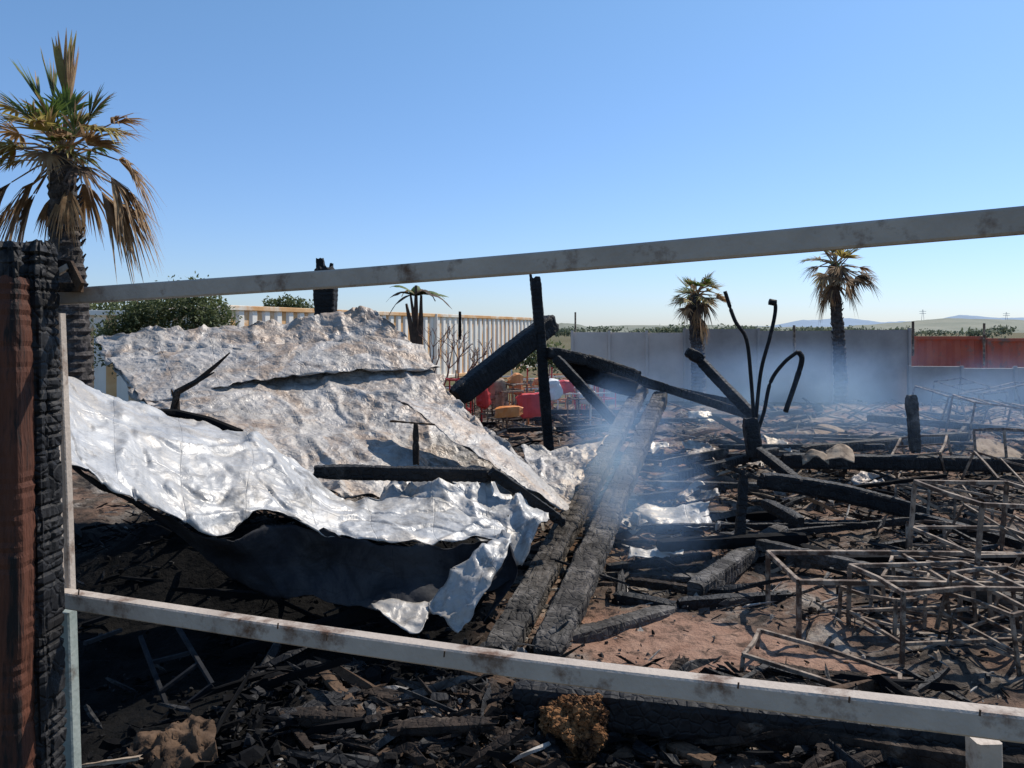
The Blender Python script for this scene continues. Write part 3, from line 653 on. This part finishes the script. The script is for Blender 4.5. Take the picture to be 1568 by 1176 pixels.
def foliage(name,blobs,n,s,mats=('leaf','leafd')):
    mb=MB()
    for (c,r) in blobs:
        for i in range(n):
            q=Vector((random.gauss(0,1),random.gauss(0,1),random.gauss(0,1))).normalized()*random.random()**.4
            k_=1+.7*noise.noise(q*2.6+Vector(c))
            p=Vector(c)+Vector((q.x*r[0],q.y*r[1],q.z*r[2]))*k_
            if p.z<0: continue
            a=Vector((random.gauss(0,1),random.gauss(0,1),random.gauss(0,1))).normalized()*s*random.uniform(.6,1.3); b=a.cross(Vector((random.gauss(0,1),random.gauss(0,1),1))).normalized()*s*.45
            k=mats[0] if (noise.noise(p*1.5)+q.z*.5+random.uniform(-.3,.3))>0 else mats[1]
            mb.add([p-a,p+b,p+a,p-b],[(0,1,2,3)],k)
    return mb.obj(name)
random.seed(15)
bl=[]
for u,v,rx,rz in [(195,500,.5,.65),(228,486,.45,.55),(262,476,.6,.65),(302,471,.5,.6),(330,492,.4,.5),(180,525,.5,.6),(280,520,1.2,.7)]:
    p=at(u,v,17); bl.append((p,(rx,.8,rz)))
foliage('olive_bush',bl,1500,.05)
bl=[((at(440,463,60).x+i*1.1,60,at(440,463,60).z-.2-abs(i)*.25),(1.0,1,.8)) for i in(-1,0,1)]
foliage('distant_tree',bl,500,.16)
bl=[(at(150,468,30)+Vector((i*1.2-2,0,-.3)),(1.0,1,.7)) for i in range(6)]
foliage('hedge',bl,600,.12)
bl=[]
for i in range(30):
    u=random.uniform(838,1600); d=random.uniform(120,200); x=(u-784)/F*d
    top=CAM_H+(505-random.uniform(498,505))/F*d
    bl.append(((x,d,top-.9),(random.uniform(3,6),2,random.uniform(.7,1.1))))
foliage('distant_trees',bl,240,.4,('farleaf','farleafd'))
bl=[(at(u,552-random.uniform(0,15),28),(.8,.8,.5)) for u in(800,830,855)]
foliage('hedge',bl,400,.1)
def ridge(name,d,pts,k,thick):
    mb=MB(); P=[]; 
    for i in range(len(pts)-1):
        for j in range(14):
            t=j/14; u=pts[i][0]*(1-t)+pts[i+1][0]*t; v=pts[i][1]*(1-t)+pts[i+1][1]*t; P.append((u,v+noise.noise(Vector((u*.03,d,0)))*1.6+noise.noise(Vector((u*.12,d,3)))*.7))
    vs=[];fs=[]
    for u,v in P:
        p=at(u,v,d); vs+=[(p.x,d-thick,-2),(p.x,d,p.z),(p.x,d+thick,-2)]
    for i in range(len(P)-1): a=3*i; fs+=[(a,a+3,a+4,a+1),(a+1,a+4,a+5,a+2)]
    mb.add(vs,fs,k); mb.obj(name,True)
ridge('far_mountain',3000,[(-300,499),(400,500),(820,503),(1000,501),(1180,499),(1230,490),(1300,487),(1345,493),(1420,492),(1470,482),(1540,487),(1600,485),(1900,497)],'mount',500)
ridge('hill',700,[(-300,500),(500,502),(830,500),(860,494),(900,500),(960,498),(1120,498),(1200,501),(1300,500),(1380,493),(1450,487),(1520,489),(1600,491),(1900,496)],'hill',150)
for u,v,d in[(1413,474,900),(1541,478,900)]:
    mb=MB(); x=at(u,v,d).x; z=at(u,v,d).z
    for s in(-1,1): mb.tube([(x+s*2.2,d,5),(x+s*.3,d,z)],.2,'mount',4)
    for q in(.78,.9): mb.tube([(x-4,d,5+(z-5)*q),(x+4,d,5+(z-5)*q)],.2,'mount',4)
    mb.obj('electricity_pylon')

# ------------------------------------------------------------ smoke
def smoke(name,c,r,dens,seed,nscale=1.0,th=.42,rot=0,col=(.36,.6,1)):
    me=bpy.data.meshes.new(name); 
    vs=[(x,y,z) for z in(-1,1) for y in(-1,1) for x in(-1,1)]
    me.from_pydata(vs,[],[(0,2,3,1),(4,5,7,6),(0,1,5,4),(2,6,7,3),(0,4,6,2),(1,3,7,5)])
    o=bpy.data.objects.new(name,me); S.collection.objects.link(o); o.location=c; o.scale=r; o.rotation_euler=rot if isinstance(rot,tuple) else (0,0,rot)
    m=bpy.data.materials.new(name+'_volume'); m.use_nodes=True; nt=m.node_tree; N=nt.nodes; L=nt.links; N.remove(N['Principled BSDF'])
    tc=N.new('ShaderNodeTexCoord'); ln=N.new('ShaderNodeVectorMath'); ln.operation='LENGTH'; L.new(tc.outputs['Object'],ln.inputs[0])
    fo=N.new('ShaderNodeMapRange'); fo.inputs[1].default_value=1; fo.inputs[2].default_value=.15; fo.inputs[3].default_value=0; fo.inputs[4].default_value=1; fo.interpolation_type='SMOOTHSTEP'; L.new(ln.outputs['Value'],fo.inputs[0])
    mp=N.new('ShaderNodeVectorMath'); mp.operation='MULTIPLY'; mp.inputs[1].default_value=tuple(q*nscale for q in r); L.new(tc.outputs['Object'],mp.inputs[0])
    n=N.new('ShaderNodeTexNoise'); n.inputs['Scale'].default_value=1.0; n.inputs['Detail'].default_value=3; n.inputs['Distortion'].default_value=.8; n.noise_dimensions='4D'; n.inputs['W'].default_value=seed; L.new(mp.outputs[0],n.inputs[0])
    mr=N.new('ShaderNodeMapRange'); mr.inputs[1].default_value=th; mr.inputs[2].default_value=.68; L.new(n.outputs[0],mr.inputs[0])
    mu=N.new('ShaderNodeMath'); mu.operation='MULTIPLY'; L.new(fo.outputs[0],mu.inputs[0]); L.new(mr.outputs[0],mu.inputs[1])
    m2=N.new('ShaderNodeMath'); m2.operation='MULTIPLY'; m2.inputs[1].default_value=dens; L.new(mu.outputs[0],m2.inputs[0])
    vsn=N.new('ShaderNodeVolumeScatter'); vsn.inputs['Color'].default_value=(*col,1); vsn.inputs['Anisotropy'].default_value=.25; L.new(m2.outputs[0],vsn.inputs['Density'])
    L.new(vsn.outputs[0],N['Material Output'].inputs['Volume'])
    me.materials.append(m)
smoke('smoke',(1.15,7.8,.9),(.75,3.0,.95),1.05,3.0,1.6,.43)
smoke('smoke',(5.4,13.5,1.0),(6.0,4.2,1.15),.38,7.0,.6,.37)

# ------------------------------------------------------------ light, world, camera
sdir=Vector((.78,.63,0)).normalized(); el=math.radians(50)
sd=Vector((sdir.x*math.cos(el),sdir.y*math.cos(el),math.sin(el)))
ld=bpy.data.lights.new('sun','SUN'); ld.energy=4.9; ld.angle=math.radians(.5); ld.color=(1,.93,.84)
lo=bpy.data.objects.new('sun',ld); S.collection.objects.link(lo); lo.rotation_euler=(-sd).to_track_quat('-Z','Y').to_euler(); lo.location=(5,5,20)
w=bpy.data.worlds.new('World'); S.world=w; w.use_nodes=True; N=w.node_tree.nodes; L=w.node_tree.links
sky=N.new('ShaderNodeTexSky'); sky.sky_type='NISHITA'; sky.sun_disc=False; sky.sun_elevation=el
sky.sun_rotation=math.atan2(sd.x,sd.y); sky.air_density=1.0; sky.dust_density=.3; sky.ozone_density=1.5
tc=N.new('ShaderNodeTexCoord'); sp=N.new('ShaderNodeSeparateXYZ'); L.new(tc.outputs['Generated'],sp.inputs[0])
rp=N.new('ShaderNodeValToRGB'); rp.color_ramp.elements[0].position=0; rp.color_ramp.elements[1].position=.42
rp.color_ramp.elements[0].color=(.56,.66,.95,1); rp.color_ramp.elements[1].color=(.68,.88,1,1); L.new(sp.outputs[2],rp.inputs[0])
mx=N.new('ShaderNodeMixRGB'); mx.blend_type='MULTIPLY'; mx.inputs[0].default_value=1; L.new(sky.outputs[0],mx.inputs[1]); L.new(rp.outputs[0],mx.inputs[2])
L.new(mx.outputs[0],N['Background'].inputs[0]); N['Background'].inputs[1].default_value=.15
cd=bpy.data.cameras.new('camera'); cd.lens=27; cd.sensor_width=36; cd.shift_y=-83/1568; cd.clip_start=.05; cd.clip_end=20000
co=bpy.data.objects.new('camera',cd); S.collection.objects.link(co); co.location=(0,0,CAM_H); co.rotation_euler=(math.pi/2,0,0)
S.camera=co
S.view_settings.view_transform='Standard'; S.view_settings.look='None'; S.view_settings.exposure=0
